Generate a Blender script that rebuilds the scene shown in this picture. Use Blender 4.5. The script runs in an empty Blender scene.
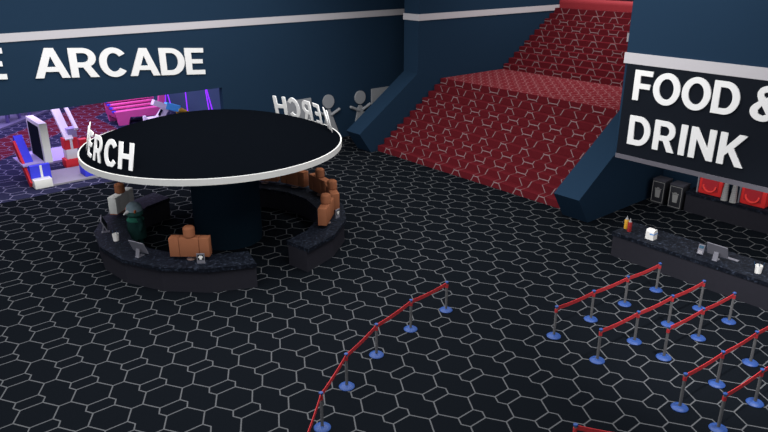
import bpy, bmesh, math, random
from mathutils import Vector, Matrix
random.seed(4)
PI = math.pi
COL = bpy.context.scene.collection
SC = bpy.context.scene

# ------------------------------------------------------------------ materials
def lin(c):
    return tuple(((v/255)/12.92 if v/255 <= .04045 else ((v/255+.055)/1.055)**2.4) for v in c) + (1,)

def mat(name, rgb, rough=.8, spec=.2, metal=0, emit=None, es=0, var=.06, vs=6):
    m = bpy.data.materials.new(name); m.use_nodes = True
    nt = m.node_tree; b = nt.nodes['Principled BSDF']
    b.inputs['Roughness'].default_value = rough
    b.inputs['Specular IOR Level'].default_value = spec
    b.inputs['Metallic'].default_value = metal
    if emit:
        b.inputs['Base Color'].default_value = rgb
        b.inputs['Emission Color'].default_value = emit
        b.inputs['Emission Strength'].default_value = es
        return m
    tc = nt.nodes.new('ShaderNodeTexCoord'); n = nt.nodes.new('ShaderNodeTexNoise')
    n.inputs['Scale'].default_value = vs; n.inputs['Detail'].default_value = 3
    mx = nt.nodes.new('ShaderNodeMix'); mx.data_type = 'RGBA'
    mx.inputs[6].default_value = tuple(c*(1-var) for c in rgb[:3])+(1,)
    mx.inputs[7].default_value = tuple(min(1, c*(1+var)) for c in rgb[:3])+(1,)
    nt.links.new(tc.outputs['Object'], n.inputs['Vector'])
    nt.links.new(n.outputs['Fac'], mx.inputs[0])
    nt.links.new(mx.outputs[2], b.inputs['Base Color'])
    return m

def A(r, g, b): return (r, g, b, 1)

def M_(nt, op, a, b=None, c=None, clamp=False):
    n = nt.nodes.new('ShaderNodeMath'); n.operation = op; n.use_clamp = clamp
    for i, v in enumerate((a, b, c)):
        if v is None: continue
        if isinstance(v, (int, float)): n.inputs[i].default_value = v
        else: nt.links.new(v, n.inputs[i])
    return n.outputs[0]

def V_(nt, op, a, b=None, out=0, scale=None):
    n = nt.nodes.new('ShaderNodeVectorMath'); n.operation = op
    for i, v in enumerate((a, b)):
        if v is None: continue
        if isinstance(v, tuple): n.inputs[i].default_value = v
        else: nt.links.new(v, n.inputs[i])
    if scale is not None: nt.links.new(scale, n.inputs['Scale'])
    return n.outputs[out]

def hex_mask(nt, u, v, hw):
    """line mask of the carpet pattern; u, v in tiles (period 1 and 1.0576)"""
    x = M_(nt, 'PINGPONG', u, .5); y = M_(nt, 'PINGPONG', v, .5288)
    cb = nt.nodes.new('ShaderNodeCombineXYZ')
    nt.links.new(x, cb.inputs[0]); nt.links.new(y, cb.inputs[1]); p = cb.outputs[0]
    d = None
    for (a, b) in (((.161, 0), (.161, .208)), ((.161, .208), (0, .295)), ((.161, .208), (.5, .415)), ((.5, .415), (.5, .5288))):
        ba = (b[0]-a[0], b[1]-a[1], 0); l2 = ba[0]**2+ba[1]**2
        pa = V_(nt, 'SUBTRACT', p, (a[0], a[1], 0))
        dt = V_(nt, 'DOT_PRODUCT', pa, ba, 1)
        h = M_(nt, 'DIVIDE', dt, l2, clamp=True)
        vb = nt.nodes.new('ShaderNodeVectorMath'); vb.operation = 'SCALE'
        vb.inputs[0].default_value = ba; nt.links.new(h, vb.inputs['Scale'])
        q = V_(nt, 'SUBTRACT', pa, vb.outputs[0])
        ln = V_(nt, 'LENGTH', q, None, 1)
        d = ln if d is None else M_(nt, 'MINIMUM', d, ln)
    mr = nt.nodes.new('ShaderNodeMapRange'); mr.interpolation_type = 'SMOOTHSTEP'
    nt.links.new(d, mr.inputs[0])
    mr.inputs[1].default_value = hw*.7; mr.inputs[2].default_value = hw*1.3
    mr.inputs[3].default_value = 1; mr.inputs[4].default_value = 0
    return mr.outputs[0]

OX, OY = 11.6547, 11.4491          # where one small hexagon of the carpet is centred
def carpet(name, base, line, hw=.015, mode='floor', scale=1.0, base2=None):
    m = bpy.data.materials.new(name); m.use_nodes = True
    nt = m.node_tree; b = nt.nodes['Principled BSDF']
    b.inputs['Roughness'].default_value = .95; b.inputs['Specular IOR Level'].default_value = 0
    tc = nt.nodes.new('ShaderNodeTexCoord'); s = nt.nodes.new('ShaderNodeSeparateXYZ')
    nt.links.new(tc.outputs['Object'], s.inputs[0])
    X, Y, Z = s.outputs
    u = M_(nt, 'MULTIPLY', M_(nt, 'SUBTRACT', Y, OY), scale/1.25)
    if mode == 'stairs':
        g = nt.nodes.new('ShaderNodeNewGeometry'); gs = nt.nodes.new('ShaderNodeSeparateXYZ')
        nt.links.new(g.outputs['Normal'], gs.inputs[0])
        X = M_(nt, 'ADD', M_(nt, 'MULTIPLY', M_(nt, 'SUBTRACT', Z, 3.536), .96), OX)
    v = M_(nt, 'MULTIPLY', M_(nt, 'SUBTRACT', X, OX), scale/1.25)
    if mode == 'stairs': u, v = v, u
    k = hex_mask(nt, u, v, hw)
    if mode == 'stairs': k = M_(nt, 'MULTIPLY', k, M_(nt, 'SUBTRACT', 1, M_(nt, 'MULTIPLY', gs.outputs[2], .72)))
    n = nt.nodes.new('ShaderNodeTexNoise'); n.inputs['Scale'].default_value = 25; n.inputs['Detail'].default_value = 4
    nt.links.new(tc.outputs['Object'], n.inputs['Vector'])
    bc = nt.nodes.new('ShaderNodeMix'); bc.data_type = 'RGBA'
    bc.inputs[6].default_value = tuple(c*.75 for c in base)+(1,); bc.inputs[7].default_value = tuple(c*1.25 for c in base)+(1,)
    nt.links.new(n.outputs['Fac'], bc.inputs[0]); bcol = bc.outputs[2]
    if base2:                       # arcade carpet: red bands and wedges over the navy
        dd = M_(nt, 'SUBTRACT', Y, X)
        band = M_(nt, 'MULTIPLY', M_(nt, 'GREATER_THAN', dd, 33.5), M_(nt, 'LESS_THAN', dd, 37.5))
        w = M_(nt, 'MULTIPLY', M_(nt, 'MULTIPLY', M_(nt, 'GREATER_THAN', X, 11.8), M_(nt, 'LESS_THAN', X, 14.6)), M_(nt, 'LESS_THAN', dd, 33.6))
        f = M_(nt, 'MAXIMUM', band, w)
        m2 = nt.nodes.new('ShaderNodeMix'); m2.data_type = 'RGBA'
        nt.links.new(f, m2.inputs[0]); nt.links.new(bcol, m2.inputs[6]); m2.inputs[7].default_value = tuple(base2)+(1,)
        bcol = m2.outputs[2]
    mx = nt.nodes.new('ShaderNodeMix'); mx.data_type = 'RGBA'
    nt.links.new(k, mx.inputs[0]); nt.links.new(bcol, mx.inputs[6]); mx.inputs[7].default_value = tuple(line)+(1,)
    nt.links.new(mx.outputs[2], b.inputs['Base Color'])
    return m

def granite():
    m = bpy.data.materials.new('dark_granite'); m.use_nodes = True
    nt = m.node_tree; b = nt.nodes['Principled BSDF']
    b.inputs['Roughness'].default_value = .7; b.inputs['Specular IOR Level'].default_value = .08
    tc = nt.nodes.new('ShaderNodeTexCoord')
    n = nt.nodes.new('ShaderNodeTexNoise'); n.inputs['Scale'].default_value = 9; n.inputs['Detail'].default_value = 8
    n.inputs['Roughness'].default_value = .65; n.inputs['Distortion'].default_value = .8
    r = nt.nodes.new('ShaderNodeValToRGB')
    r.color_ramp.elements[0].position = .42; r.color_ramp.elements[0].color = A(.0025, .0038, .0075)
    r.color_ramp.elements[1].position = .72; r.color_ramp.elements[1].color = A(.045, .058, .09)
    e = r.color_ramp.elements.new(.55); e.color = A(.007, .0095, .016)
    nt.links.new(tc.outputs['Object'], n.inputs['Vector']); nt.links.new(n.outputs['Fac'], r.inputs[0])
    nt.links.new(r.outputs[0], b.inputs['Base Color'])
    return m

MT = dict(
    floor=carpet('lobby_carpet', (.0045, .0058, .0080), (.083, .087, .094), hw=.0135),
    stairs=carpet('stair_carpet', (.100, .0105, .0155), (.25, .17, .18), hw=.018, mode='stairs'),
    landing=carpet('landing_carpet', (.13, .0125, .018), (.24, .11, .12), hw=.03, scale=1.8),
    arcade=carpet('arcade_carpet', (.022, .024, .05), (.17, .17, .24), hw=.015, base2=(.10, .014, .024)),
    wall=mat('navy_wall', A(.0125, .0285, .054), .95, .0, var=.03, vs=.5),
    panel=mat('sign_panel', A(.0085, .0105, .015), .9, 0),
    lip=mat('grey_lip', A(.10, .095, .115), .7),
    trim=mat('pale_trim', A(.42, .405, .43), .8, var=.02),
    letter=mat('white_letter', A(.70, .70, .70), .8, var=.01),
    granite=granite(),
    body=mat('counter_body', A(.022, .022, .029), .95, 0),
    dome=mat('dome_black', A(.0018, .0024, .0036), .95, 0),
    rim=mat('rim_white', A(.50, .50, .49), .7, var=.02),
    pillar=mat('pillar_navy', A(.006, .0145, .024), .95, 0, var=.03),
    tan=mat('tan_plastic', A(.27, .105, .055), .95, 0, var=.04),
    seam=mat('seam_brown', A(.22, .085, .045), .8, .1),
    shirt=mat('white_cloth', A(.60, .60, .58), .9, .1),
    foot=mat('foot_brown', A(.20, .13, .11), .5, .4),
    steel=mat('brushed_steel', A(.11, .11, .115), .6, .3),
    dsteel=mat('dark_steel', A(.12, .12, .125), .5, .4, metal=.3),
    blue=mat('blue_plastic', A(.012, .048, .20), .5, .3),
    belt=mat('red_belt', A(.42, .032, .038), .8, .1),
    silver=mat('silver_plastic', A(.15, .15, .18), .7, .2),
    screen=mat('dark_screen', A(.006, .012, .018), .8, .05),
    tealscreen=mat('teal_screen', A(.02, .07, .12), .3, .4),
    white=mat('white_plastic', A(.75, .74, .72), .6, .3, var=.02),
    pen=mat('navy_pen', A(.02, .05, .10), .5),
    line=mat('blue_stripe', A(.10, .28, .65), .5),
    mustard=mat('mustard_plastic', A(.62, .33, .03), .5, .3),
    ketchup=mat('ketchup_plastic', A(.28, .02, .02), .5, .3),
    nozzle=mat('nozzle_grey', A(.25, .25, .26), .5, .3),
    binbody=mat('bin_black', A(.020, .021, .027), .7, .2),
    bintop=mat('bin_top', A(.045, .045, .06), .7, .2),
    binline=mat('bin_mark', A(.27, .27, .27), .7),
    red=mat('machine_red', A(.72, .03, .03), .5, .3),
    red2=mat('machine_recess', A(.38, .02, .03), .6, .2),
    redlip=mat('machine_lip', A(.85, .06, .05), .5, .3),
    mgrey=mat('machine_grey', A(.17, .17, .20), .6, .3),
    cup=mat('cup_grey', A(.27, .27, .27), .6, .3),
    poster=mat('poster_grey', A(.24, .25, .27), .8),
    robe=mat('robe_teal', A(.008, .032, .030), .9, .1, var=.5, vs=5),
    plum=mat('plum_cloth', A(.03, .018, .045), .9, .1, var=.3),
    sash=mat('green_sash', A(.02, .12, .085), .9, .1),
    bird=mat('bird_crown', A(.20, .27, .31), .8, .2, var=.1),
    bird2=mat('bird_neck', A(.015, .07, .06), .7, .3, var=.5, vs=9),
    eye=mat('bird_eye', A(.55, .13, .03), .5),
    black=mat('black', A(.006, .006, .008), .5),
    beak=mat('beak', A(.6, .6, .6), .5),
    pink=mat('pink_paint', A(.80, .12, .36), .7, .2, var=.03),
    pinkd=mat('pink_dark', A(.45, .05, .20), .7, .2, var=.03),
    royal=mat('royal_blue', A(.05, .06, .75), .6, .2, var=.03),
    amwhite=mat('machine_white', A(.80, .80, .76), .6, .2, var=.02),
    amgrey=mat('machine_pad', A(.28, .27, .30), .7, .2, var=.05),
    amred=mat('arcade_red', A(.70, .03, .04), .6, .2, var=.03),
    lav=mat('lavender_base', A(.40, .36, .60), .7, .2),
    cyan=mat('cyan_paint', A(.10, .55, .85), .6, .2),
    yellow=mat('yellow_paint', A(.9, .6, .04), .6, .2),
    plumwood=mat('dark_table', A(.10, .09, .22), .7, .2),
    kerb=mat('kerb', A(.13, .13, .20), .7, .2),
    awall=mat('arcade_wall', A(.05, .09, .14), .9, .1, var=.1, vs=.6),
    tube=mat('red_roll', A(.26, .022, .03), .7, .2),
    neon=mat('neon_tube', A(.3, .05, .6), emit=A(.24, .02, 1), es=1.3),
    lamp=mat('lamp_panel', A(.8, .8, .8), emit=A(1, .98, .95), es=3.0),
)

# ------------------------------------------------------------------ mesh helpers
def bx(bm, x0, x1, y0, y1, z0, z1, mtx=None, bev=0, mi=0):
    n = bmesh.ops.create_cube(bm, size=1)['verts']
    for v in n:
        v.co = Vector(((x0+x1)/2+v.co.x*(x1-x0), (y0+y1)/2+v.co.y*(y1-y0), (z0+z1)/2+v.co.z*(z1-z0)))
    es = list({e for v in n for e in v.link_edges})
    if bev:
        r = bmesh.ops.bevel(bm, geom=es, offset=bev, segments=2, affect='EDGES', profile=.5)
        n = list({v for f in r['faces'] for v in f.verts} | {v for v in n if v.is_valid})
        # all verts of this island
        seen = set(n); st = list(n)
        while st:
            a = st.pop()
            for e in a.link_edges:
                o = e.other_vert(a)
                if o not in seen: seen.add(o); st.append(o)
        n = list(seen)
    if mtx is not None: bmesh.ops.transform(bm, matrix=mtx, verts=n)
    return n

def lathe(bm, prof, seg=24, cx=0, cy=0, mtx=None, cap=True):
    rings = []
    for r, z in prof:
        if r < 1e-6: rings.append([bm.verts.new((cx, cy, z))])
        else: rings.append([bm.verts.new((cx+r*math.cos(2*PI*i/seg), cy+r*math.sin(2*PI*i/seg), z)) for i in range(seg)])
    for a, b in zip(rings, rings[1:]):
        for i in range(seg):
            j = (i+1) % seg
            if len(a) == 1 and len(b) == 1: continue
            if len(a) == 1: bm.faces.new((a[0], b[i], b[j]))
            elif len(b) == 1: bm.faces.new((a[i], a[j], b[0]))
            else: bm.faces.new((a[i], a[j], b[j], b[i]))
    if cap:
        if len(rings[0]) > 1: bm.faces.new(rings[0][::-1])
        if len(rings[-1]) > 1: bm.faces.new(rings[-1])
    if mtx is not None: bmesh.ops.transform(bm, matrix=mtx, verts=[v for r in rings for v in r])

def prism(bm, pts, axis, a, b):
    """polygon pts in the two other axes, extruded along axis from a to b"""
    def mk(p, t):
        return {'x': (t, p[0], p[1]), 'y': (p[0], t, p[1]), 'z': (p[0], p[1], t)}[axis]
    va = [bm.verts.new(mk(p, a)) for p in pts]; vb = [bm.verts.new(mk(p, b)) for p in pts]
    n = len(pts)
    for i in range(n): bm.faces.new((va[i], va[(i+1) % n], vb[(i+1) % n], vb[i]))
    bm.faces.new(va[::-1]); bm.faces.new(vb)

def rod(bm, p0, p1, r, seg=12):
    p0, p1 = Vector(p0), Vector(p1); d = p1-p0
    q = d.to_track_quat('Z', 'Y').to_matrix().to_4x4(); q.translation = p0
    lathe(bm, [(r, 0), (r, d.length)], seg, mtx=q)

def bar(bm, p0, p1, w, h, up=Vector((0, 0, 1))):
    p0, p1 = Vector(p0), Vector(p1); d = (p1-p0).normalized()
    s = d.cross(up).normalized(); u = s.cross(d)
    vs = [[bm.verts.new(p+s*a*w/2+u*b*h/2) for a, b in ((-1, -1), (1, -1), (1, 1), (-1, 1))] for p in (p0, p1)]
    for i in range(4): bm.faces.new((vs[0][i], vs[0][(i+1) % 4], vs[1][(i+1) % 4], vs[1][i]))
    bm.faces.new(vs[0][::-1]); bm.faces.new(vs[1])

def obj(name, bm, m, parent=None, smooth=False):
    bmesh.ops.recalc_face_normals(bm, faces=bm.faces)
    me = bpy.data.meshes.new(name); bm.to_mesh(me); bm.free()
    if smooth:
        for p in me.polygons: p.use_smooth = True
        try: me.set_sharp_from_angle(angle=math.radians(40))
        except Exception: pass
    me.materials.append(MT[m])
    o = bpy.data.objects.new(name, me); COL.objects.link(o)
    if parent: o.parent = parent
    return o

def B(): return bmesh.new()
def box(name, m, dims, parent=None, bev=0, mtx=None):
    bm = B(); bx(bm, *dims, bev=bev, mtx=mtx); return obj(name, bm, m, parent, smooth=bev > 0)

def thing(name, label, cat, loc=(0, 0, 0), rz=0, group=None):
    o = bpy.data.objects.new(name, None); COL.objects.link(o); o.empty_display_size = .2
    o.location = loc; o.rotation_euler = (0, 0, rz)
    return tag(o, label, cat, group)

def tag(o, label, cat, group=None):
    o['label'] = label; o['category'] = cat
    if group: o['group'] = group
    return o

def struct(o): o['kind'] = 'structure'; return o

def dup(root, loc, rz, label=None, group=None):
    r = root.copy(); COL.objects.link(r); r.location = loc; r.rotation_euler = (0, 0, rz)
    if label: r['label'] = label
    if group: r['group'] = group
    for ch in list(root.children):
        c = ch.copy(); COL.objects.link(c); c.parent = r
        for g in list(ch.children):
            d = g.copy(); COL.objects.link(d); d.parent = c
    return r

# ------------------------------------------------------------------ glyphs (cap height 1)
def arc(cx, cy, rx, ry, a0, a1, n=14):
    return [(cx+rx*math.cos(math.radians(a0+(a1-a0)*i/n)), cy+ry*math.sin(math.radians(a0+(a1-a0)*i/n))) for i in range(n+1)]
S = .205
GL = {
 'A': (.92, [[(0, 0), (.345, 1), (.575, 1), (.92, 0), (.70, 0), (.63, .21), (.29, .21), (.22, 0)], [(.345, .37), (.575, .37), (.46, .73)]]),
 'C': (.84, [arc(.43, .5, .42, .52, 36, 324, 30)+arc(.43, .5, .21, .33, 322, 38, 26)]),
 'D': (.80, [[(0, 0), (.36, 0)]+arc(.36, .5, .44, .5, -90, 90, 22)+[(0, 1)], [(S, .18), (S, .82)]+arc(.36, .5, .225, .32, 90, -90, 22)]),
 'E': (.64, [[(0, 0), (.64, 0), (.64, .17), (.21, .17), (.21, .42), (.58, .42), (.58, .58), (.21, .58), (.21, .83), (.63, .83), (.63, 1), (0, 1)]]),
 'F': (.62, [[(0, 0), (.21, 0), (.21, .40), (.57, .40), (.57, .57), (.21, .57), (.21, .83), (.62, .83), (.62, 1), (0, 1)]]),
 'H': (.78, [[(0, 0), (.21, 0), (.21, .41), (.57, .41), (.57, 0), (.78, 0), (.78, 1), (.57, 1), (.57, .59), (.21, .59), (.21, 1), (0, 1)]]),
 'I': (.21, [[(0, 0), (.21, 0), (.21, 1), (0, 1)]]),
 'K': (.82, [[(0, 0), (.21, 0), (.21, .29), (.31, .41), (.57, 0), (.82, 0), (.46, .56), (.81, 1), (.56, 1), (.21, .56), (.21, 1), (0, 1)]]),
 'M': (.98, [[(0, 0), (.2, 0), (.2, .62), (.42, .05), (.56, .05), (.78, .62), (.78, 0), (.98, 0), (.98, 1), (.74, 1), (.49, .36), (.24, 1), (0, 1)]]),
 'N': (.80, [[(0, 0), (.21, 0), (.21, .64), (.60, 0), (.80, 0), (.80, 1), (.59, 1), (.59, .37), (.20, 1), (0, 1)]]),
 'O': (.90, [arc(.45, .5, .45, .52, 0, 352, 34), arc(.45, .5, .24, .335, 0, 352, 34)]),
 'R': (.78, [[(0, 0), (.21, 0), (.21, .34), (.35, .34), (.53, 0), (.78, 0), (.56, .39)]+arc(.40, .67, .335, .33, -48, 90, 14)+[(0, 1)], [(.21, .51), (.21, .83)]+arc(.39, .67, .14, .16, 90, -90, 10)]),
 '&': (.90, [[(.90, 0), (.64, 0), (.56, .09)]+arc(.36, .27, .36, .29, 300, 130, 18)+[(.20, .56)]+arc(.38, .77, .25, .25, 195, -10, 16)+[(.60, .66), (.50, .55), (.57, .34), (.64, .47), (.84, .47), (.72, .20)],
              [(.31, .44), (.47, .20), (.36, .145), (.24, .20), (.22, .30)], [(.385, .66), (.455, .73), (.45, .80), (.385, .85), (.32, .81), (.315, .74)]]),
}
def glyph_mesh(ch, h, wscale, depth):
    w, polys = GL[ch]
    cu = bpy.data.curves.new('letter_outline', 'CURVE'); cu.dimensions = '2D'; cu.fill_mode = 'BOTH'
    cu.extrude = depth/2
    for pl in polys:
        sp = cu.splines.new('POLY'); sp.points.add(len(pl)-1)
        for i, (x, y) in enumerate(pl): sp.points[i].co = (x*h*wscale, y*h, 0, 1)
        sp.use_cyclic_u = True
    o = bpy.data.objects.new('letter_outline', cu); COL.objects.link(o)
    dg = bpy.context.evaluated_depsgraph_get(); dg.update()
    me = bpy.data.meshes.new_from_object(o.evaluated_get(dg)); COL.objects.unlink(o)
    bpy.data.objects.remove(o)
    me.materials.clear(); me.materials.append(MT['letter'])
    return me, w*h*wscale

def place_letter(ch, h, ws, depth, base, right, up, parent, off=0.0):
    """base: world point of the left foot; right, up: world unit vectors"""
    me, w = glyph_mesh(ch, h, ws, depth)
    n = right.cross(up)
    m = Matrix((right, up, n)).transposed().to_4x4(); m.translation = base+n*off
    me.transform(m)
    o = bpy.data.objects.new('letter', me); COL.objects.link(o); o.parent = parent
    return w

def word(txt, h, width, depth, start, right, up, parent, gap=.07):
    nat = sum(GL[c][0] for c in txt)*h+gap*h*(len(txt)-1); k = width/nat
    p = start.copy()
    for c in txt:
        w = place_letter(c, h, k, depth, p, right, up, parent, depth/2)
        p = p+right*(w+gap*h*k)

# ------------------------------------------------------------------ setting
H = 12.0
bm = B(); bx(bm, -8, 46, -8, 33, -.2, 0); f = struct(obj('floor', bm, 'floor'))
bm = B(); bx(bm, 2, 19.6, 33, 58, -.2, 0); struct(obj('floor_arcade', bm, 'arcade'))
YA = 32.66
bm = B()
bx(bm, -8, 46, YA, YA+.34, 3.93, H); bx(bm, 16.54, 46, YA, YA+.34, 0, 3.93); bx(bm, -8, 2, YA, YA+.34, 0, 3.93)
struct(obj('wall_arcade', bm, 'wall'))
XS = 26.95
YL0, YL1, YR0, YR1 = 28.85, 30.05, 14.62, 15.86
box('wall_stair_left', 'wall', (XS, 46, YL0, YL1, 0, H)); struct(bpy.data.objects['wall_stair_left'])
struct(box('wall_stair_right', 'wall', (XS, 46, YR0, YR1, 0, H)))
struct(box('wall_stair_back', 'wall', (45.7, 46, YR1, YL0, 0, H)))
XF = 21.35
struct(box('wall_food', 'wall', (XF, XF+.4, -8, 12.56, 3.72, H)))
struct(box('wall_food_back', 'wall', (29.3, 29.6, -8, YR0, 0, H)))
struct(box('ceiling_food', 'wall', (XF+.4, 29.3, -8, 12.56, 4.0, 4.15)))
struct(box('ceiling', 'wall', (-8, 46, -8, YA, H, H+.2)))
# trims
struct(box('trim_arcade', 'trim', (-8, 46, YA-.05, YA, 6.97, 7.32)))
bm = B(); bx(bm, XS-.05, XS, YL0-.05, YL1+.05, 6.97, 7.32); bx(bm, XS, 45.7, YL0-.05, YL0, 6.97, 7.32)
struct(obj('trim_stair_left', bm, 'trim'))
bm = B(); bx(bm, XS-.05, XS, YR0-.05, YR1+.05, 6.97, 7.32); bx(bm, XS, 45.7, YR1, YR1+.05, 6.97, 7.32)
struct(obj('trim_stair_right', bm, 'trim'))
struct(box('trim_food', 'trim', (XF-.06, XF, -8, 12.6, 6.97, 7.32)))
# arcade room shell
struct(box('wall_arcade_right', 'awall', (19.6, 19.9, YA+.34, 58, 0, 6.5)))
struct(box('wall_arcade_back', 'awall', (2, 19.9, 58, 58.3, 0, 6.5)))
struct(box('wall_arcade_left', 'awall', (1.7, 2, YA+.34, 58.3, 0, 6.5)))
struct(box('ceiling_arcade', 'awall', (1.7, 19.9, YA+.34, 58.3, 6.5, 6.7)))
# upper hall behind the stairs
struct(box('floor_upper', 'landing', (40.1, 45.7, YR1, YL0, 7.1, 7.43)))

# ------------------------------------------------------------------ staircase
st = thing('staircase', 'wide red carpeted staircase with a landing, rising between navy walls', 'staircase', (23.95, 22.3, 0))
off = Vector((-23.95, -22.3, 0))
def sbox(name, m, dims, bev=0):
    o = box(name, m, dims, None, bev); o.parent = st; o.matrix_parent_inverse = Matrix.Translation(off); return o
for k in range(11):
    x = 23.95+.485*k; z = .3258*(k+1)
    sbox('step', 'stairs', (x, x+(.485+.06 if k < 10 else .08), YR1+.01, YL0-.01, max(0, z-.3258-.05), z))
sbox('landing', 'landing', (23.95+4.93, 34.47, YR1+.01, YL0-.01, 3.2, 3.584))
for k in range(11):
    x = 34.47+.487*k; z = 3.584+.3215*(k+1)
    sbox('step', 'stairs', (x, x+.487+.06, YR1+.01, YL0-.01, z-.3215-.05, z))
bm = B()
n = 16; pr = [(39.83+.27*(1-math.cos(PI*i/n))*1.0+0, 0) for i in range(n)]
prof = [(39.83, 7.1)]+[(40.13-.30*math.cos(PI/2*i/8), 7.45+.28*math.sin(PI/2*i/8)) for i in range(9)]+[(40.13, 7.1)]
prism(bm, prof, 'y', YR1+.01, YL0-.01)
o = obj('rounded_nosing', bm, 'tube', None, True); o.parent = st; o.matrix_parent_inverse = Matrix.Translation(off)
o['label'] = 'plain bright red rounded top edge'

prof = [(22.65, 1.15), (XS, 4.05), (XS, 0), (23.45, 0)]
for (a, b, lb) in ((YL0, YL1, 'sloping navy side wall left of the stairs, beside the grey wall cut-outs'),
                   (YR0, YR1, 'sloping navy side wall between the red stairs and the food counter')):
    bm = B(); prism(bm, prof, 'y', a, b); tag(obj('stair_parapet', bm, 'wall'), lb, 'parapet', 'stair parapets')

# ------------------------------------------------------------------ signs
s = thing('arcade_sign', 'large raised white letters ARCADE on the navy wall above the arcade opening', 'sign', (11.7, YA, 5.0))
s.matrix_world
def parent_keep(root):
    for c in root.children: c.matrix_parent_inverse = Matrix.Translation(-Vector(root.location))
ang = math.radians(-4.55)
rt = Vector((math.cos(ang), 0, math.sin(ang))); up = Vector((-math.sin(ang)*0, 0, 1))
word('ARCADE', 1.30, 8.0, .06, Vector((7.69, YA-.01, 5.36)), rt, up, s, .03)
parent_keep(s)
s = thing('sign_lettering', 'white letters ending in E at the left edge of the navy wall, before ARCADE', 'sign', (5, YA, 5.2))
word('E', 1.30, .98, .06, Vector((5.62, YA-.01, 5.36+.0796*2.07)), rt, up, s)
parent_keep(s)

s = thing('food_sign', 'black sign board with white FOOD & DRINK letters over the snack counter', 'sign', (XF, 5, 3.72))
box('sign_board', 'panel', (XF-.05, XF, -8, 12.46, 3.85, 6.97), s)
box('bottom_lip', 'lip', (XF-.09, XF+.02, -8, 12.46, 3.70, 3.85), s)
rt = Vector((0, -1, 0)); up = Vector((0, 0, 1))
word('FOOD', 1.0, 3.50, .05, Vector((XF-.05, 12.10, 5.80)), rt, up, s, .06)
word('&', 1.0, .92, .05, Vector((XF-.05, 8.27, 5.80)), rt, up, s)
word('DRINK', 1.0, 3.93, .05, Vector((XF-.05, 12.08, 4.27)), rt, up, s, .13)
for c in s.children: c.matrix_parent_inverse = Matrix.Translation(-Vector(s.location))

# ------------------------------------------------------------------ merch stand
CX, CY = 11.1, 22.85
def P(r, deg, z=0): return Vector((CX+r*math.cos(math.radians(deg)), CY+r*math.sin(math.radians(deg)), z))
cn = thing('round_canopy', 'round black domed canopy with a white rim over the merch counter', 'canopy', (CX, CY, 3.74))
bm = B()
lathe(bm, [(4.66*t, (3.93-3.74)+.93*(1-t**2)) for t in [1, .95, .9, .8, .7, .6, .5, .4, .3, .2, .1, 0]], 72, cap=False)
lathe(bm, [(4.58, .01), (0, .01)], 72, cap=False)
obj('dome', bm, 'dome', cn, True)
bm = B()
pr = [(4.60, -.02), (4.71, -.02), (4.71, .19), (4.66, .19), (4.60, -.02)]
lathe(bm, pr, 72, cap=False); bmesh.ops.remove_doubles(bm, verts=bm.verts, dist=1e-4)
obj('rim', bm, 'rim', cn, True)
bm = B(); lathe(bm, [(1.28, 0), (1.28, 3.74)], 40)
o = obj('pillar', bm, 'pillar', None, True); o.location = (11.33, 22.80, 0)
tag(o, 'thick round navy pillar standing inside the merch counter under the canopy', 'pillar')

def merch(mid0, label, r=4.40):
    s = thing('merch_sign', label, 'sign', (CX, CY, 3.93), 0, 'merch letters on the canopy rim')
    widths = dict(M=.98, E=.64, R=.78, C=.84, H=.78); h = .89; k = .90
    for c, da in zip('MERCH', (-26, -10.6, .3, 11, 20.6)):
        w = widths[c]*h*k; mid = mid0+da; a = math.radians(mid)
        t = Vector((-math.sin(a), math.cos(a), 0))
        z = 3.93+.93*(1-(r/4.66)**2)-.03
        u = (Vector((0, 0, 1))-.24*Vector((math.cos(a), math.sin(a), 0))).normalized()
        place_letter(c, h, k, .03, P(r, mid, z)-t*w/2, t, u, s, 0)
    for ch in s.children: ch.matrix_parent_inverse = Matrix.Translation(-Vector(s.location))
merch(183.5, 'curved white MERCH letters on the canopy rim nearest the arcade, readable from here')
merch(2.5, 'curved white MERCH letters on the far rim of the canopy, seen from behind as mirrored')

def ring(a0, a1, label):
    t = thing('merch_counter', label, 'counter', (11.2, 22.78, 0), 0, 'halves of the round merch counter')
    def arcmesh(ri, ro, z0, z1):
        bm = B(); N = 8; R = []
        for i in range(N+1):
            a = math.radians(a0+(a1-a0)*i/N); c, s_ = math.cos(a), math.sin(a)
            R.append([bm.verts.new((rr*c, rr*s_, z)) for rr, z in ((ri, z0), (ro, z0), (ro, z1), (ri, z1))])
        for p, q in zip(R, R[1:]):
            for i in range(4): bm.faces.new((p[i], p[(i+1) % 4], q[(i+1) % 4], q[i]))
        bm.faces.new(R[0]); bm.faces.new(R[-1][::-1]); return bm
    obj('base', arcmesh(3.68, 4.64, 0, .77), 'body', t)
    obj('worktop', arcmesh(3.60, 4.72, .77, .90), 'granite', t)
    return t
ring(101, 254.5, 'curved dark granite counter half on the arcade side of the pillar')
ring(-81.5, 72, 'curved dark granite counter half on the stairs side of the pillar')

# mannequins (local: faces +X, width along Y, origin at foot)
def make_mannequin(label, body='tan'):
    t = thing('mannequin', label, 'mannequin', (0, 0, 0), 0, 'bare tan mannequins on the merch counter')
    bm = B(); lathe(bm, [(.17, 0), (.17, .025), (.06, .04), (.03, .05), (.03, .16)], 20)
    obj('stand', bm, 'foot', t, True)
    bm = B(); bx(bm, -.175, .175, -.345, .345, .14, .84, bev=.015)
    obj('torso', bm, body, t, True)
    for s_ in (-1, 1):
        bm = B(); bx(bm, -.175, .175, s_*.53-.172, s_*.53+.172, .14, .84, bev=.015); obj('arm', bm, body, t, True)
    bm = B()
    lathe(bm, [(0, .83), (.16, .835), (.205, .88), (.205, 1.15), (.19, 1.20), (.14, 1.235), (0, 1.25)], 24, cap=False)
    obj('head', bm, 'tan', t, True)
    return t
m0 = make_mannequin('bare tan blocky mannequin on the near counter, facing out beside a price card')
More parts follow.
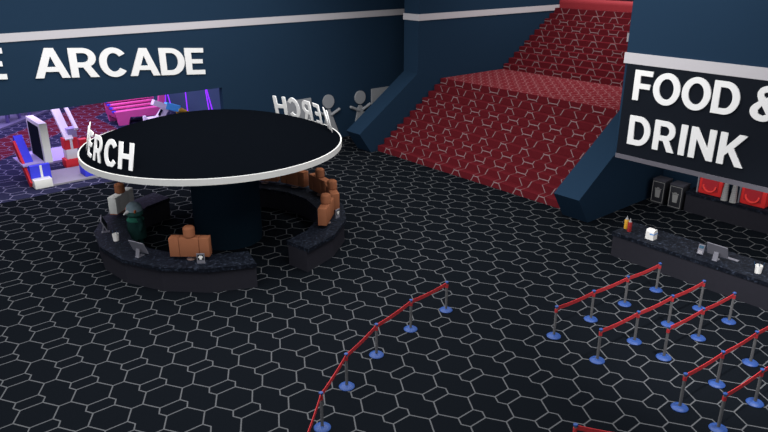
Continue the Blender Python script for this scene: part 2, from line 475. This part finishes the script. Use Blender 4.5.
q = P(3.87, -132.3, .9); m0.location = q; m0.scale = (.94,)*3; m0.rotation_euler = (0, 0, math.radians(-131))
for rr, a, lb in ((4.15, -48.5, 'nearest of the tan mannequins on the stairs-side counter, next to a small shirt card'),
              (4.36, -26, 'tan mannequin directly behind the nearest one on the stairs-side counter'),
              (4.46, -4, 'tan mannequin third back on the stairs-side counter, its whole head in view'),
              (4.4, 17, 'tan mannequin on the far counter with its head hidden by the canopy rim'),
              (4.4, 37, 'tan mannequin next to the pillar, almost wholly hidden under the canopy rim')):
    dup(m0, P(rr, a, .9), math.radians(a), lb)
mw = make_mannequin('mannequin in a white shirt on the arcade end of the merch counter', 'shirt')
del mw['group']
mw.location = P(4.1, 131, .9); mw.scale = (.94,)*3; mw.rotation_euler = (0, 0, math.radians(130))
box('waistband', 'tan', (-.165, .165, -.70, .70, .11, .145), mw)

# shirt cards
def make_card(label):
    t = thing('display_card', label, 'sign', (0, 0, 0), 0, 'small shirt cards on the merch counter')
    bm = B(); bx(bm, -.02, .02, -.13, .13, 0, .36, bev=.008); bx(bm, -.08, .02, -.09, .09, 0, .02); obj('card', bm, 'silver', t)
    bm = B(); bx(bm, .02, .026, -.095, .095, .13, .32); obj('black_panel', bm, 'black', t)
    bm = B()
    pts = [(-.04, .15), (.04, .15), (.04, .225), (.058, .205), (.078, .235), (.04, .285), (.015, .29), (0, .275), (-.015, .29), (-.04, .285), (-.078, .235), (-.058, .205), (-.04, .225)]
    prism(bm, pts, 'x', .026, .032); obj('shirt_icon', bm, 'white', t)
    return t
c0 = make_card('small grey card with a white shirt icon in front of the near mannequin')
c0.location = P(4.27, -126.5, .9); c0.rotation_euler = (0, 0, math.radians(-126.5))
dup(c0, P(4.5, -41.5, .9), math.radians(-70), 'small grey shirt card beside the nearest mannequin on the stairs-side counter')

# monitors (screen faces -X local; back seen from +X side)
def make_monitor(label):
    t = thing('desktop_monitor', label, 'monitor', (0, 0, 0), 0, 'silver monitors on the counters')
    tilt = Matrix.Translation((0, 0, .13)) @ Matrix.Rotation(math.radians(22), 4, 'Y')
    bm = B(); bx(bm, -.012, .02, -.34, .34, 0, .46, mtx=tilt, bev=.006); obj('housing', bm, 'silver', t)
    bm = B(); bx(bm, -.016, -.012, -.325, .325, .07, .445, mtx=tilt); obj('screen', bm, 'screen', t)
    bm = B()
    prism(bm, [(-.06, 0), (.22, 0), (.22, .015), (.19, .02), (.14, .28), (.10, .28), (.16, .02), (-.06, .015)], 'y', -.08, .08)
    obj('stand', bm, 'silver', t)
    return t
mn = make_monitor('silver monitor seen from behind on the near-left merch counter')
mn.location = P(4.08, -158, .9); mn.rotation_euler = (0, 0, math.radians(-158))
dup(mn, P(4.12, 161, .9), math.radians(161), 'silver monitor seen edge-on beside the pen cup on the merch counter')
dup(mn, (21.80, 8.60, .92), math.radians(180), 'silver monitor seen from behind on the snack counter')

def make_cup(label):
    t = thing('pen_cup', label, 'cup', (0, 0, 0), 0, 'white pen cups on the counters')
    bm = B(); lathe(bm, [(0, 0), (.095, 0), (.115, .26), (.10, .26), (.085, .02), (0, .02)], 20, cap=False); obj('cup', bm, 'white', t, True)
    for a, b in (((-.03, .05, .03), (-.03, .16, .36)), ((.02, -.05, .03), (.02, -.13, .38)), ((.05, 0, .03), (.06, .02, .33))):
        bm = B(); rod(bm, a, b, .011, 8); obj('pen', bm, 'pen', t)
    return t
cp = make_cup('white cup with dark pens on the near-left merch counter')
cp.location = P(3.98, 175.5, .9)
dup(cp, (21.75, 7.27, .92), 0, 'white cup with dark pens at the right end of the snack counter')

# bird-headed shop assistant
pe = thing('person', 'person with a pigeon head in a dark green robe standing behind the merch counter', 'person', (8.17, 23.95, 0), math.radians(195))
bm = B()
def body():
    o = None
    me = bpy.data.meshes.new('body')
    V = [(0, 0, .80), (0, 0, 1.0), (0, 0, 1.22), (0, 0, 1.36), (0, .15, .76), (0, .17, .45), (0, .17, .09), (.12, .17, .06),
         (0, -.15, .76), (0, -.17, .45), (0, -.17, .09), (.12, -.17, .06),
         (0, .27, 1.24), (0, .33, 1.0), (.12, .31, .80), (0, -.27, 1.24), (0, -.33, 1.0), (.12, -.31, .80)]
    E_ = [(0, 1), (1, 2), (2, 3), (0, 4), (4, 5), (5, 6), (6, 7), (0, 8), (8, 9), (9, 10), (10, 11), (2, 12), (12, 13), (13, 14), (2, 15), (15, 16), (16, 17)]
    R_ = [.20, .19, .21, .10, .14, .11, .09, .06, .14, .11, .09, .06, .12, .09, .075, .12, .09, .075]
    me.from_pydata(V, E_, []); o = bpy.data.objects.new('body', me); COL.objects.link(o)
    o.modifiers.new('Skin', 'SKIN')
    if not me.skin_vertices:
        bpy.context.view_layer.objects.active = o
        bpy.ops.mesh.customdata_skin_add()
    for i, r in enumerate(R_):
        d = me.skin_vertices[0].data[i]; d.radius = (r, r*1.1); d.use_root = (i == 0)
    sd = o.modifiers.new('Sub', 'SUBSURF'); sd.levels = 2; sd.render_levels = 2
    dg = bpy.context.evaluated_depsgraph_get(); dg.update()
    m2 = bpy.data.meshes.new_from_object(o.evaluated_get(dg))
    for p in m2.polygons: p.use_smooth = True
    m2.materials.clear(); m2.materials.append(MT['robe'])
    bpy.data.objects.remove(o)
    o = bpy.data.objects.new('body', m2); COL.objects.link(o); o.parent = pe
    return o
bm.free(); body()
bm = B(); lathe(bm, [(.34, .50), (.33, .8), (.31, 1.05), (.30, 1.22), (.2, 1.3)], 20, cap=False); obj('robe_skirt', bm, 'robe', pe, True)
bm = B(); lathe(bm, [(.30, 1.18), (.315, 1.20), (.315, 1.24), (.28, 1.26), (.2, 1.35)], 20, cap=False); obj('scarf', bm, 'sash', pe, True)
bm = B(); lathe(bm, [(0, 1.33), (.2, 1.34), (.30, 1.42), (.315, 1.50), (.30, 1.58)], 24, cap=False); obj('neck_feathers', bm, 'bird2', pe, True)
bm = B(); lathe(bm, [(.30, 1.58), (.285, 1.68), (.24, 1.79), (.15, 1.87), (0, 1.90)], 24, cap=False); obj('bird_head', bm, 'bird', pe, True)
bm = B(); bmesh.ops.create_cone(bm, cap_ends=True, segments=14, radius1=.085, radius2=.02, depth=.22, matrix=Matrix.Translation((.36, 0, 1.56)) @ Matrix.Rotation(PI/2+.25, 4, 'Y')); obj('beak', bm, 'beak', pe, True)
for s_ in (1, -1):
    bm = B(); bmesh.ops.create_uvsphere(bm, u_segments=16, v_segments=10, radius=.065, matrix=Matrix.Translation((.14, s_*.255, 1.61)) @ Matrix.Diagonal((1, .4, 1, 1)))
    e = obj('eye', bm, 'eye', pe, True)
    bm = B(); bmesh.ops.create_uvsphere(bm, u_segments=12, v_segments=8, radius=.028, matrix=Matrix.Translation((.145, s_*.278, 1.61)) @ Matrix.Diagonal((1, .4, 1, 1)))
    obj('pupil', bm, 'black', e, True)

# ------------------------------------------------------------------ queue posts and belts
def make_post(label, group):
    t = thing('queue_post', label, 'queue post', (0, 0, 0), 0, group)
    bm = B(); lathe(bm, [(.20, 0), (.205, .02), (.18, .045), (.10, .065), (.05, .075)], 28); obj('base', bm, 'blue', t, True)
    bm = B(); lathe(bm, [(.038, .06), (.038, .97)], 16); obj('pole', bm, 'steel', t, True)
    bm = B(); lathe(bm, [(.046, .80), (.046, .91)], 16); obj('belt_cassette', bm, 'belt', t, True)
    bm = B(); lathe(bm, [(.05, .96), (.052, .99), (.04, 1.0)], 16); obj('cap', bm, 'blue', t, True)
    return t
POST = None
def chain(pts, labels, blabels, group, bgroup):
    global POST
    for i, (x, y) in enumerate(pts):
        if labels[i]:
            if POST is None:
                POST = make_post(labels[i], group); POST.location = (x, y, 0)
            else:
                dup(POST, (x, y, 0), 0, labels[i], group)
        if i+1 < len(pts):
            x2, y2 = pts[i+1]; d = Vector((x2-x, y2-y, 0)); L = d.length; d.normalize()
            a = Vector((x, y, .915))+d*.05; b = Vector((x2, y2, .915))-d*.05
            bm = B(); N = 8
            prev = None
            for k in range(N+1):
                t_ = k/N; p = a.lerp(b, t_); p.z -= .03*4*t_*(1-t_)
                if prev is not None: bar(bm, prev, p, .014, .115)
                prev = p
            bmesh.ops.remove_doubles(bm, verts=bm.verts, dist=.0008)
            o = obj('queue_belt', bm, 'belt'); tag(o, blabels[i], 'belt', bgroup)
cur = [(13.63, 13.11), (12.00, 12.96), (10.34, 12.54), (8.81, 11.89), (7.38, 10.96), (6.09, 9.77)]
pl = ['far end post of the long curved queue line in the middle of the lobby', 'second post from the far end of the curved queue line', 'third post from the far end of the curved queue line, at its bend',
      'fourth post from the far end of the curved queue line', 'nearest visible post of the curved queue line, at the bottom edge', None]
bl = ['red belt between the two farthest posts of the curved queue line', 'red belt in the curved queue line, second from its far end', 'red belt in the curved queue line, third from its far end',
      'red belt in the curved queue line, fourth from its far end', 'red belt of the curved queue line running off the bottom edge']
chain(cur, pl, bl, 'posts of the curved queue line', 'belts of the curved queue line')
def shift(x, y, n): return (x+1.662*n, y-.133*n)
R1 = [(14.92, 9.98), (16.58, 9.85), (18.24, 9.72), (19.91, 9.58)]
chain(R1, ['end post of the back queue row, farthest from the snack counter', 'second post of the back queue row, counting toward the counter', 'third post of the back queue row, counting toward the counter', 'last post of the back queue row, in front of the condiment bottles'],
      ['red belt on the outer stretch of the back queue row', 'red belt on the middle stretch of the back queue row', 'red belt of the back queue row that ends nearest the snack counter'], 'posts of the snack queue', 'belts of the snack queue')
R2 = [(14.77, 8.43), (16.43, 8.30), (18.09, 8.17), (19.75, 8.04)]
chain(R2, ['outer end post of the second queue row from the back', 'second post from the outer end of the second queue row', 'third post of the second queue row, before its counter end', 'last post of the second queue row, nearest the snack counter monitor'],
      ['red belt on the outer stretch of the second queue row', 'red belt on the middle stretch of the second queue row', 'red belt of the second queue row ending at the snack counter'], 'posts of the snack queue', 'belts of the snack queue')
R3 = [(16.30, 7.33), (18.02, 7.21), (19.65, 7.07)]
chain(R3, ['outer end post of the third queue row from the back', 'middle post of the third queue row from the back', 'last post of the third queue row, in front of the white pen cup'],
      ['red belt on the outer stretch of the third queue row', 'red belt of the third queue row ending at the snack counter'], 'posts of the snack queue', 'belts of the snack queue')
R4 = [(14.50, 5.93), (16.17, 5.80), (17.84, 5.67), (19.50, 5.54)]
chain(R4, ['outer end post of the fourth queue row from the back', 'second post from the outer end of the fourth queue row', 'post of the fourth queue row at the right edge of the view', None],
      ['red belt on the outer stretch of the fourth queue row', 'red belt on the middle stretch of the fourth queue row', 'red belt of the fourth queue row leaving the right edge'], 'posts of the snack queue', 'belts of the snack queue')
R5 = [(14.43, 4.95), (16.10, 4.82), (17.76, 4.69)]
chain(R5, ['outer end post of the nearest queue row, at the bottom edge', 'post of the nearest queue row at the right edge of the view', None],
      ['red belt on the outer stretch of the nearest queue row', 'red belt of the nearest queue row leaving the right edge'], 'posts of the snack queue', 'belts of the snack queue')
chain([(10.88, 6.51), (11.75, 5.25)], ['lone queue post at the bottom edge whose belt runs down out of view', None], ['red belt running off the bottom edge from the lone queue post'], 'posts of the snack queue', 'belts of the snack queue')

# ------------------------------------------------------------------ snack counter
t = thing('snack_counter', 'long dark granite snack counter with a grey front behind the queue', 'counter', (22, 4, 0))
def rel(dims, o): return (dims[0]-o[0], dims[1]-o[0], dims[2]-o[1], dims[3]-o[1], dims[4], dims[5])
box('base', 'body', rel((21.28, 22.6, -6, 12.15, 0, .79), (22, 4)), t)
box('worktop', 'granite', rel((21.26, 22.75, -6, 12.2, .79, .92), (22, 4)), t)
t = thing('back_counter', 'dark counter along the back wall carrying the red machines', 'counter', (28.4, 4, 0))
box('base', 'body', rel((27.85, 29.28, -6, 12.75, 0, .77), (28.4, 4)), t)
box('worktop', 'granite', rel((27.83, 29.28, -6, 12.78, .77, .90), (28.4, 4)), t)

def make_bottle(label, m):
    t = thing('sauce_bottle', label, 'bottle', (0, 0, 0), 0)
    bm = B(); lathe(bm, [(0, 0), (.072, 0), (.076, .02), (.076, .34), (.065, .37), (0, .37)], 18, cap=False); obj('bottle_body', bm, m, t, True)
    bm = B(); lathe(bm, [(.06, .365), (.055, .39), (.03, .41), (.012, .50), (0, .50)], 14, cap=False); obj('nozzle', bm, 'nozzle', t, True)
    return t
b = make_bottle('yellow mustard bottle with grey nozzle on the snack counter', 'mustard'); b.location = (21.93, 12.05, .92)
b = make_bottle('dark red ketchup bottle beside the mustard on the snack counter', 'ketchup'); b.location = (21.78, 11.83, .92)
t = thing('napkin_dispenser', 'white napkin dispenser with a blue stripe on the snack counter', 'dispenser', (21.75, 10.95, .92))
bm = B(); prism(bm, [(-.14, 0), (.14, 0), (.13, .28), (.08, .36), (-.08, .36), (-.13, .28)], 'y', -.15, .15); obj('case', bm, 'white', t)
bm = B(); prism(bm, [(-.140, .20), (-.132, .20), (-.129, .235), (-.137, .235)], 'y', -.155, 0); bx(bm, -.13, .13, -.156, -.15, .20, .235); obj('blue_stripe', bm, 'line', t)
bm = B(); bx(bm, -.05, .05, -.10, .10, .355, .38); obj('napkin', bm, 'white', t)
t = thing('card_reader', 'small silver card reader with a dark display beside the snack counter monitor', 'card reader', (21.72, 9.15, .935), math.radians(5))
tm = Matrix.Rotation(math.radians(20), 4, 'Y')
bm = B(); bx(bm, -.03, .03, -.10, .10, 0, .34, mtx=tm, bev=.01); obj('case', bm, 'silver', t)
bm = B(); bx(bm, -.036, -.03, -.075, .075, .20, .30, mtx=tm); obj('display', bm, 'tealscreen', t)
bm = B()
for i in range(3):
    for j in range(3): bx(bm, -.036, -.03, -.06+j*.045, -.03+j*.045, .03+i*.035, .052+i*.035, mtx=tm)
obj('keypad', bm, 'trim', t)
t = thing('keyboard', 'pale keyboard beside the monitor on the snack counter', 'keyboard', (22.15, 8.35, .92))
box('case', 'silver', (-.07, .07, -.30, .30, 0, .025), t, bev=.004)

def make_bin(label):
    t = thing('waste_bin', label, 'bin', (0, 0, 0), 0, 'square waste bins by the back counter')
    box('cabinet', 'binbody', (0, .62, -.30, .30, 0, 1.02), t, bev=.01)
    box('lid', 'bintop', (.0, .64, -.31, .31, 1.02, 1.10), t, bev=.01)
    bm = B()
    for d in ((-.27, -.25, .08, .98), (.25, .27, .08, .98)): bx(bm, -.008, 0, *d)
    for d in ((-.27, .27, .06, .08), (-.27, .27, .98, 1.0)): bx(bm, -.008, 0, *d)
    obj('frame_line', bm, 'binline', t)
    bm = B()
    prism(bm, [(-.10, .28), (.10, .28), (.13, .64), (-.13, .64)], 'x', -.008, 0)
    bx(bm, -.008, 0, -.15, .15, .66, .70)
    bx(bm, -.008, 0, -.05, .05, .72, .74)
    bx(bm, -.008, 0, -.05, -.03, .70, .72); bx(bm, -.008, 0, .03, .05, .70, .72)
    obj('bin_symbol', bm, 'binline', t)
    return t
b0 = make_bin('square black waste bin in the corner by the navy side wall'); b0.location = (27.85, 14.03, 0)
dup(b0, (27.78, 13.18, 0), 0, 'square black waste bin right beside the back counter')

def make_machine(label):
    t = thing('drinks_machine', label, 'machine', (0, 0, 0), 0, 'red machines on the back counter')
    bm = B(); bx(bm, 0, .55, -.50, .50, 0, 1.25, bev=.06); obj('cabinet', bm, 'red', t, True)
    bm = B(); bx(bm, -.02, .4, .50, .56, .0, 1.25); obj('side_panel', bm, 'mgrey', t)
    bm = B(); bx(bm, -.02, .0, -.33, .36, .20, 1.0, bev=.008); obj('recess', bm, 'red2', t)
    bm = B()
    pts = [(.20+.30*math.cos(a), 0) for a in ()]
    c = [( .02+.26*math.cos(math.radians(a)), .42+.26*math.sin(math.radians(a))) for a in range(180, 361, 15)]
    for p, q_ in zip(c, c[1:]): bar(bm, (-.04, p[0], p[1]), (-.04, q_[0], q_[1]), .06, .05, up=Vector((1, 0, 0)))
    obj('curved_tray', bm, 'redlip', t)
    bm = B(); bx(bm, -.05, .0, -.03, .05, .82, .95); obj('spout', bm, 'mgrey', t)
    return t
a0 = make_machine('red drinks machine on the back counter, nearer the waste bins'); a0.location = (28.05, 11.88, .9)
dup(a0, (28.05, 10.14, .9), 0, 'red drinks machine on the back counter at the right edge')
def make_stack(label):
    t = thing('cup_stack', label, 'cups', (0, 0, 0), 0, 'grey cup stacks between the red machines')
    bm = B(); lathe(bm, [(0, 0), (.14, 0), (.14, .03), (.13, .05), (.085, .74), (.095, .78), (.07, .80), (0, .80)], 18, cap=False); obj('cups', bm, 'cup', t, True)
    bm = B()
    for k in range(8): lathe(bm, [(.132-.0054*k+.004, .09+.08*k), (.132-.0054*k+.004, .10+.08*k)], 18, cap=True)
    obj('rim_lines', bm, 'mgrey', t, True)
    return t
k0 = make_stack('grey tapered stack of cups beside the left red machine'); k0.location = (27.93, 11.19, .9)
dup(k0, (27.93, 10.84, .9), 0, 'grey tapered stack of cups beside the right red machine')

# ------------------------------------------------------------------ wall cut-outs
def cutout(name, label, grp, bmf):
    bm = B(); bmf(bm); return tag(obj(name, bm, 'poster', None, True), label, 'wall decoration', grp)
def figure(hx, hz, hr, ext):
    def f(bm):
        y0, y1 = YA-.10, YA-.001
        prism(bm, [(hx+hr*math.cos(a*PI/14), hz+hr*1.02*math.sin(a*PI/14)) for a in range(28)], 'y', y0, y1)
        prism(bm, [(hx-.16, 1.72), (hx+.16, 1.72), (hx+.66, .45), (hx-.46, .45)], 'y', y0+.01, y1)
        prism(bm, [(hx-.10, hz-hr-.08), (hx+.10, hz-hr-.08), (hx+.12, 1.70), (hx-.12, 1.70)], 'y', y0+.012, y1)
        for s_ in (-1, 1):
            a = Vector((hx+s_*.12, YA-.095, 1.50)); b_ = Vector((hx+s_*.74, YA-.095, 1.78))
            rod(bm, a, b_, .09, 10)
            bmesh.ops.create_uvsphere(bm, u_segments=10, v_segments=8, radius=.09, matrix=Matrix.Translation(b_))
    return f
cutout('figure_cutout', 'grey figure cut-out with raised arms on the wall, behind the mirrored letters', 'figure cut-outs', figure(23.29, 2.33, .40, 0))
cutout('figure_cutout', 'grey figure cut-out with raised arms next to the sloping stair wall', 'figure cut-outs', figure(25.67, 2.28, .40, 0))
cutout('wall_panel', 'grey rectangular wall panel behind the mirrored merch letters', 'grey wall panels', lambda bm: bx(bm, 20.35, 22.06, YA-.08, YA-.001, 1.2, 2.70))
cutout('wall_panel', 'grey rectangular wall panel cut off by the sloping stair wall', 'grey wall panels', lambda bm: bx(bm, 26.58, 28.1, YA-.08, YA-.001, 1.2, 2.68))

# ------------------------------------------------------------------ arcade
# dance cabinet with framed display
t = thing('arcade_machine', 'arcade machine with a tall white framed dark screen and blue red sides', 'arcade machine', (7.6, 34.8, 0))
def W(name, m, dims, bev=0, par=None):
    o = box(name, m, rel(dims, (7.6, 34.8)), par or t, bev); return o
W('screen_frame', 'amwhite', (8.0, 8.36, 34.95, 37.3, .92, 2.87), .02)
W('screen', 'screen', (7.985, 8.0, 35.18, 37.05, 1.0, 2.68))
W('shelf', 'lav', (7.0, 7.98, 35.0, 36.9, .90, .98))
W('front_panel', 'royal', (7.15, 8.05, 34.45, 34.7, .1, 1.02))
W('stripe', 'amwhite', (7.58, 7.68, 34.42, 34.45, .1, 1.02))
W('foot_block', 'amwhite', (7.15, 7.95, 34.0, 34.75, 0, .42), .02)
bm = B(); bar(bm, (7.12, 34.5, .1), (7.12, 36.6, 1.75), .12, .35); o = obj('red_rail', bm, 'amred', t); o.matrix_parent_inverse = Matrix.Translation((-7.6, -34.8, 0))
bm = B(); bar(bm, (7.38, 34.8, .3), (7.38, 36.9, 1.95), .4, .3); o = obj('blue_ramp', bm, 'royal', t); o.matrix_parent_inverse = Matrix.Translation((-7.6, -34.8, 0))
W('floor_pad', 'amgrey', (7.9, 10.9, 34.05, 36.5, 0, .08))
tag(box('floor_pad', 'lav', (8.4, 10.8, 38.1, 41.0, 0, .12)), 'lavender floor pad on the arcade carpet behind the grey one', 'mat')
t = thing('arcade_tower', 'red and white arcade stand with slanted white beams, left of the canopy', 'arcade machine', (9.7, 36.5, 0))
def W2(name, m, dims, bev=0): return box(name, m, rel(dims, (9.7, 36.5)), t, bev)
W2('red_box', 'amred', (9.35, 10.15, 36.62, 37.3, .0, .45), .02)
W2('white_block', 'amwhite', (9.48, 10.05, 36.7, 37.3, .45, .95), .02)
W2('red_panel', 'amred', (9.46, 10.12, 36.75, 37.3, .95, 1.52))
W2('stripe', 'amwhite', (9.74, 9.86, 36.70, 36.75, .95, 1.52))
W2('cap', 'lav', (9.75, 10.2, 36.9, 37.5, 1.52, 1.98))
for x0, w in ((9.68, .40), (10.12, .16)):
    bm = B(); bar(bm, (x0+.05, 36.75, 1.45 if w > .3 else 1.95), (x0+.05, 38.9, 3.1 if w > .3 else 3.5), w, .16); o = obj('beam', bm, 'amwhite', t); o.matrix_parent_inverse = Matrix.Translation((-9.7, -36.5, 0))
W2('red_pad', 'amred', (10.3, 10.7, 37.0, 37.4, .8, 1.3))
t2 = tag(box('box_seat', 'royal', (9.55, 10.7, 34.25, 35.1, .08, .58), None, .02), 'royal blue box seat at the arcade entrance, against the white canopy rim', 'seat')

# pink slatted bench
t = thing('slatted_bench', 'bright pink stepped bench with dark slats in the arcade', 'bench', (14.8, 44.4, 0))
bm = B(); prism(bm, [(0, .9), (2.9, .9), (3.05, 1.75), (3.45, 1.75), (3.3, .3), (2.3, .38), (.95, .48), (.78, 0), (.18, 0)], 'y', 0, .18)
obj('front_frame', bm, 'pink', t)
bm = B(); prism(bm, [(0, 1.35), (2.9, 1.35), (3.05, 2.2), (3.45, 2.2), (3.3, .7), (.9, .8), (.78, 0), (.18, 0)], 'y', 1.75, 1.95)
obj('back_frame', bm, 'pink', t)
for k in range(4):
    y = .18+k*.42; z = .90+k*.16
    box('slat', 'pink', (.05, 2.95, y, y+.34, z-.10, z), t)
    box('slat_gap', 'pinkd', (.08, 2.92, y+.34, y+.42, z-.10, z+.0), t)
    box('corner_clip', 'royal', (-.03, .16, y+.02, y+.34, z-.08, z+.02), t)
box('side_rail', 'pinkd', (0, .12, .1, 1.8, .55, .85), t)

# ray gun ride
t = thing('toy_blaster', 'giant white and cyan toy blaster with a yellow cone, behind the canopy', 'arcade machine', (17.0, 42.6, 0))
def bl(name, m, p0, p1, w, h):
    bm = B(); bar(bm, p0, p1, w, h); return obj(name, bm, m, t)
box('pedestal', 'amwhite', (-.75, .55, -.3, .5, 0, .62), t, .03)
bm = B()
for k in range(9): bx(bm, -.62+.25*(k % 5), -.54+.25*(k % 5), -.31, -.30, .12+.2*(k//5), .22+.2*(k//5))
obj('red_marks', bm, 'amred', t)
bl('handle', 'amwhite', (-.05, 0, .55), (.45, 0, 1.15), .35, .40)
bl('slot', 'screen', (-.12, -.20, .75), (.12, -.20, 1.12), .05, .14)
bl('body', 'amwhite', (-.35, 0, 1.62), (.55, 0, 1.18), .4, .36)
bl('barrel', 'cyan', (.45, 0, 1.30), (1.35, 0, .98), .42, .42)
bm = B(); m_ = Matrix.Translation((1.62, 0, .80)) @ Vector((.95, 0, -.30)).to_track_quat('Z', 'Y').to_matrix().to_4x4()
bmesh.ops.create_cone(bm, cap_ends=True, segments=20, radius1=.25, radius2=.02, depth=.8, matrix=m_); obj('cone_tip', bm, 'yellow', t, True)
bm = B(); lathe(bm, [(.12, 0), (.12, .75), (.09, .8)], 14, cx=-.95, cy=.1); obj('post', bm, 'amwhite', t, True)

# raised seating corner beyond the kerb
bm = B(); prism(bm, [(2.01, 41.3), (2.01, 57.99), (18.6, 57.99)], 'z', 0, .12); o = obj('raised_floor', bm, 'kerb'); struct(o); o.name = 'floor_raised'
def make_table(label):
    t = thing('table', label, 'table', (0, 0, 0), 0, 'dark tables on the raised arcade corner')
    box('tabletop', 'plumwood', (-.8, .8, -.5, .5, .75, .85), t, .02)
    for sx in (-1, 1):
        for sy in (-1, 1): box('leg', 'plumwood', (sx*.68-.08, sx*.68+.08, sy*.4-.08, sy*.4+.08, 0, .75), t)
    return t
g0 = make_table('dark purple table far back left in the arcade, nearest the left edge'); g0.location = (9.7, 50.2, .12); g0.rotation_euler = (0, 0, .8)
dup(g0, (11.4, 51.7, .12), .8, 'dark purple table far back in the arcade, just above the white framed screen')
dup(g0, (13.2, 53.6, .12), .8, 'dark purple table farthest back in the arcade, by the slanted beams')

# neon tubes on the arcade wall
def wl(px_, Y_, z_): return (19.57, Y_, z_)
tubes = [((47.25, 2.0), (47.7, .1)), ((47.4+.1, 2.0), (46.6, .1)), ((44.05, 2.6), (44.0, .2)), ((40.97, 2.5), (40.62, .6)), ((40.85, 2.5), (40.0, .6))]
lbs = ['leftmost purple neon tube on the arcade wall', 'purple neon tube leaning close to the leftmost one', 'single slanted purple neon tube in the middle of the arcade wall',
       'steeper leg of the bright purple V of neon tubes', 'second leg of the bright purple V of neon tubes']
for (a, b_), lb in zip(tubes, lbs):
    bm = B(); rod(bm, (19.563, a[0], a[1]), (19.563, b_[0], b_[1]), .035, 10)
    tag(obj('neon_tube', bm, 'neon', None, True), lb, 'light', 'purple neon tubes')

# ------------------------------------------------------------------ light
def area(name, loc, sx, sy, power, col, rot=(0, 0, 0), label=None):
    l = bpy.data.lights.new(name, 'AREA'); l.shape = 'RECTANGLE'; l.size = sx; l.size_y = sy; l.energy = power; l.color = col
    o = bpy.data.objects.new(name, l); COL.objects.link(o); o.location = loc; o.rotation_euler = rot; return o
area('ceiling_light', (10, 19, 11.8), 22, 24, 6900, (1, .99, .98))
area('stair_light', (36, 22.3, 11.8), 14, 12, 1500, (1, .97, .96))
sl = bpy.data.lights.new('queue_spot', 'SPOT'); sl.energy = 8500; sl.spot_size = math.radians(58); sl.spot_blend = .9; sl.shadow_soft_size = .4; sl.color = (1, .98, .97)
so = bpy.data.objects.new('queue_spot', sl); COL.objects.link(so); so.location = (15.5, 4.0, 11.7); so.rotation_euler = (Vector((18.6, 6.0, 0))-Vector((15.5, 4.0, 11.7))).to_track_quat('-Z', 'Y').to_euler()
area('arcade_light', (11, 45, 6.3), 14, 20, 3000, (.66, .52, 1))
area('snack_light', (25.5, 5, 3.95), 5, 14, 350, (1, .97, .95))
w = bpy.data.worlds.new('World'); SC.world = w; w.use_nodes = True
w.node_tree.nodes['Background'].inputs[0].default_value = (.9, .94, 1, 1)
w.node_tree.nodes['Background'].inputs[1].default_value = .75

# ------------------------------------------------------------------ camera
cam = bpy.data.cameras.new('Camera'); co = bpy.data.objects.new('Camera', cam); COL.objects.link(co)
cam.sensor_width = 36; cam.lens = 680.22*36/768; cam.clip_end = 300
co.location = (0, 0, 10.335); co.rotation_euler = (math.radians(90-20.8875), 0, math.radians(49.7602-90))
SC.camera = co
SC.view_settings.view_transform = 'Standard'; SC.view_settings.look = 'None'
SC.view_settings.gamma = 1; SC.view_settings.exposure = 0; SC.view_settings.use_curve_mapping = False
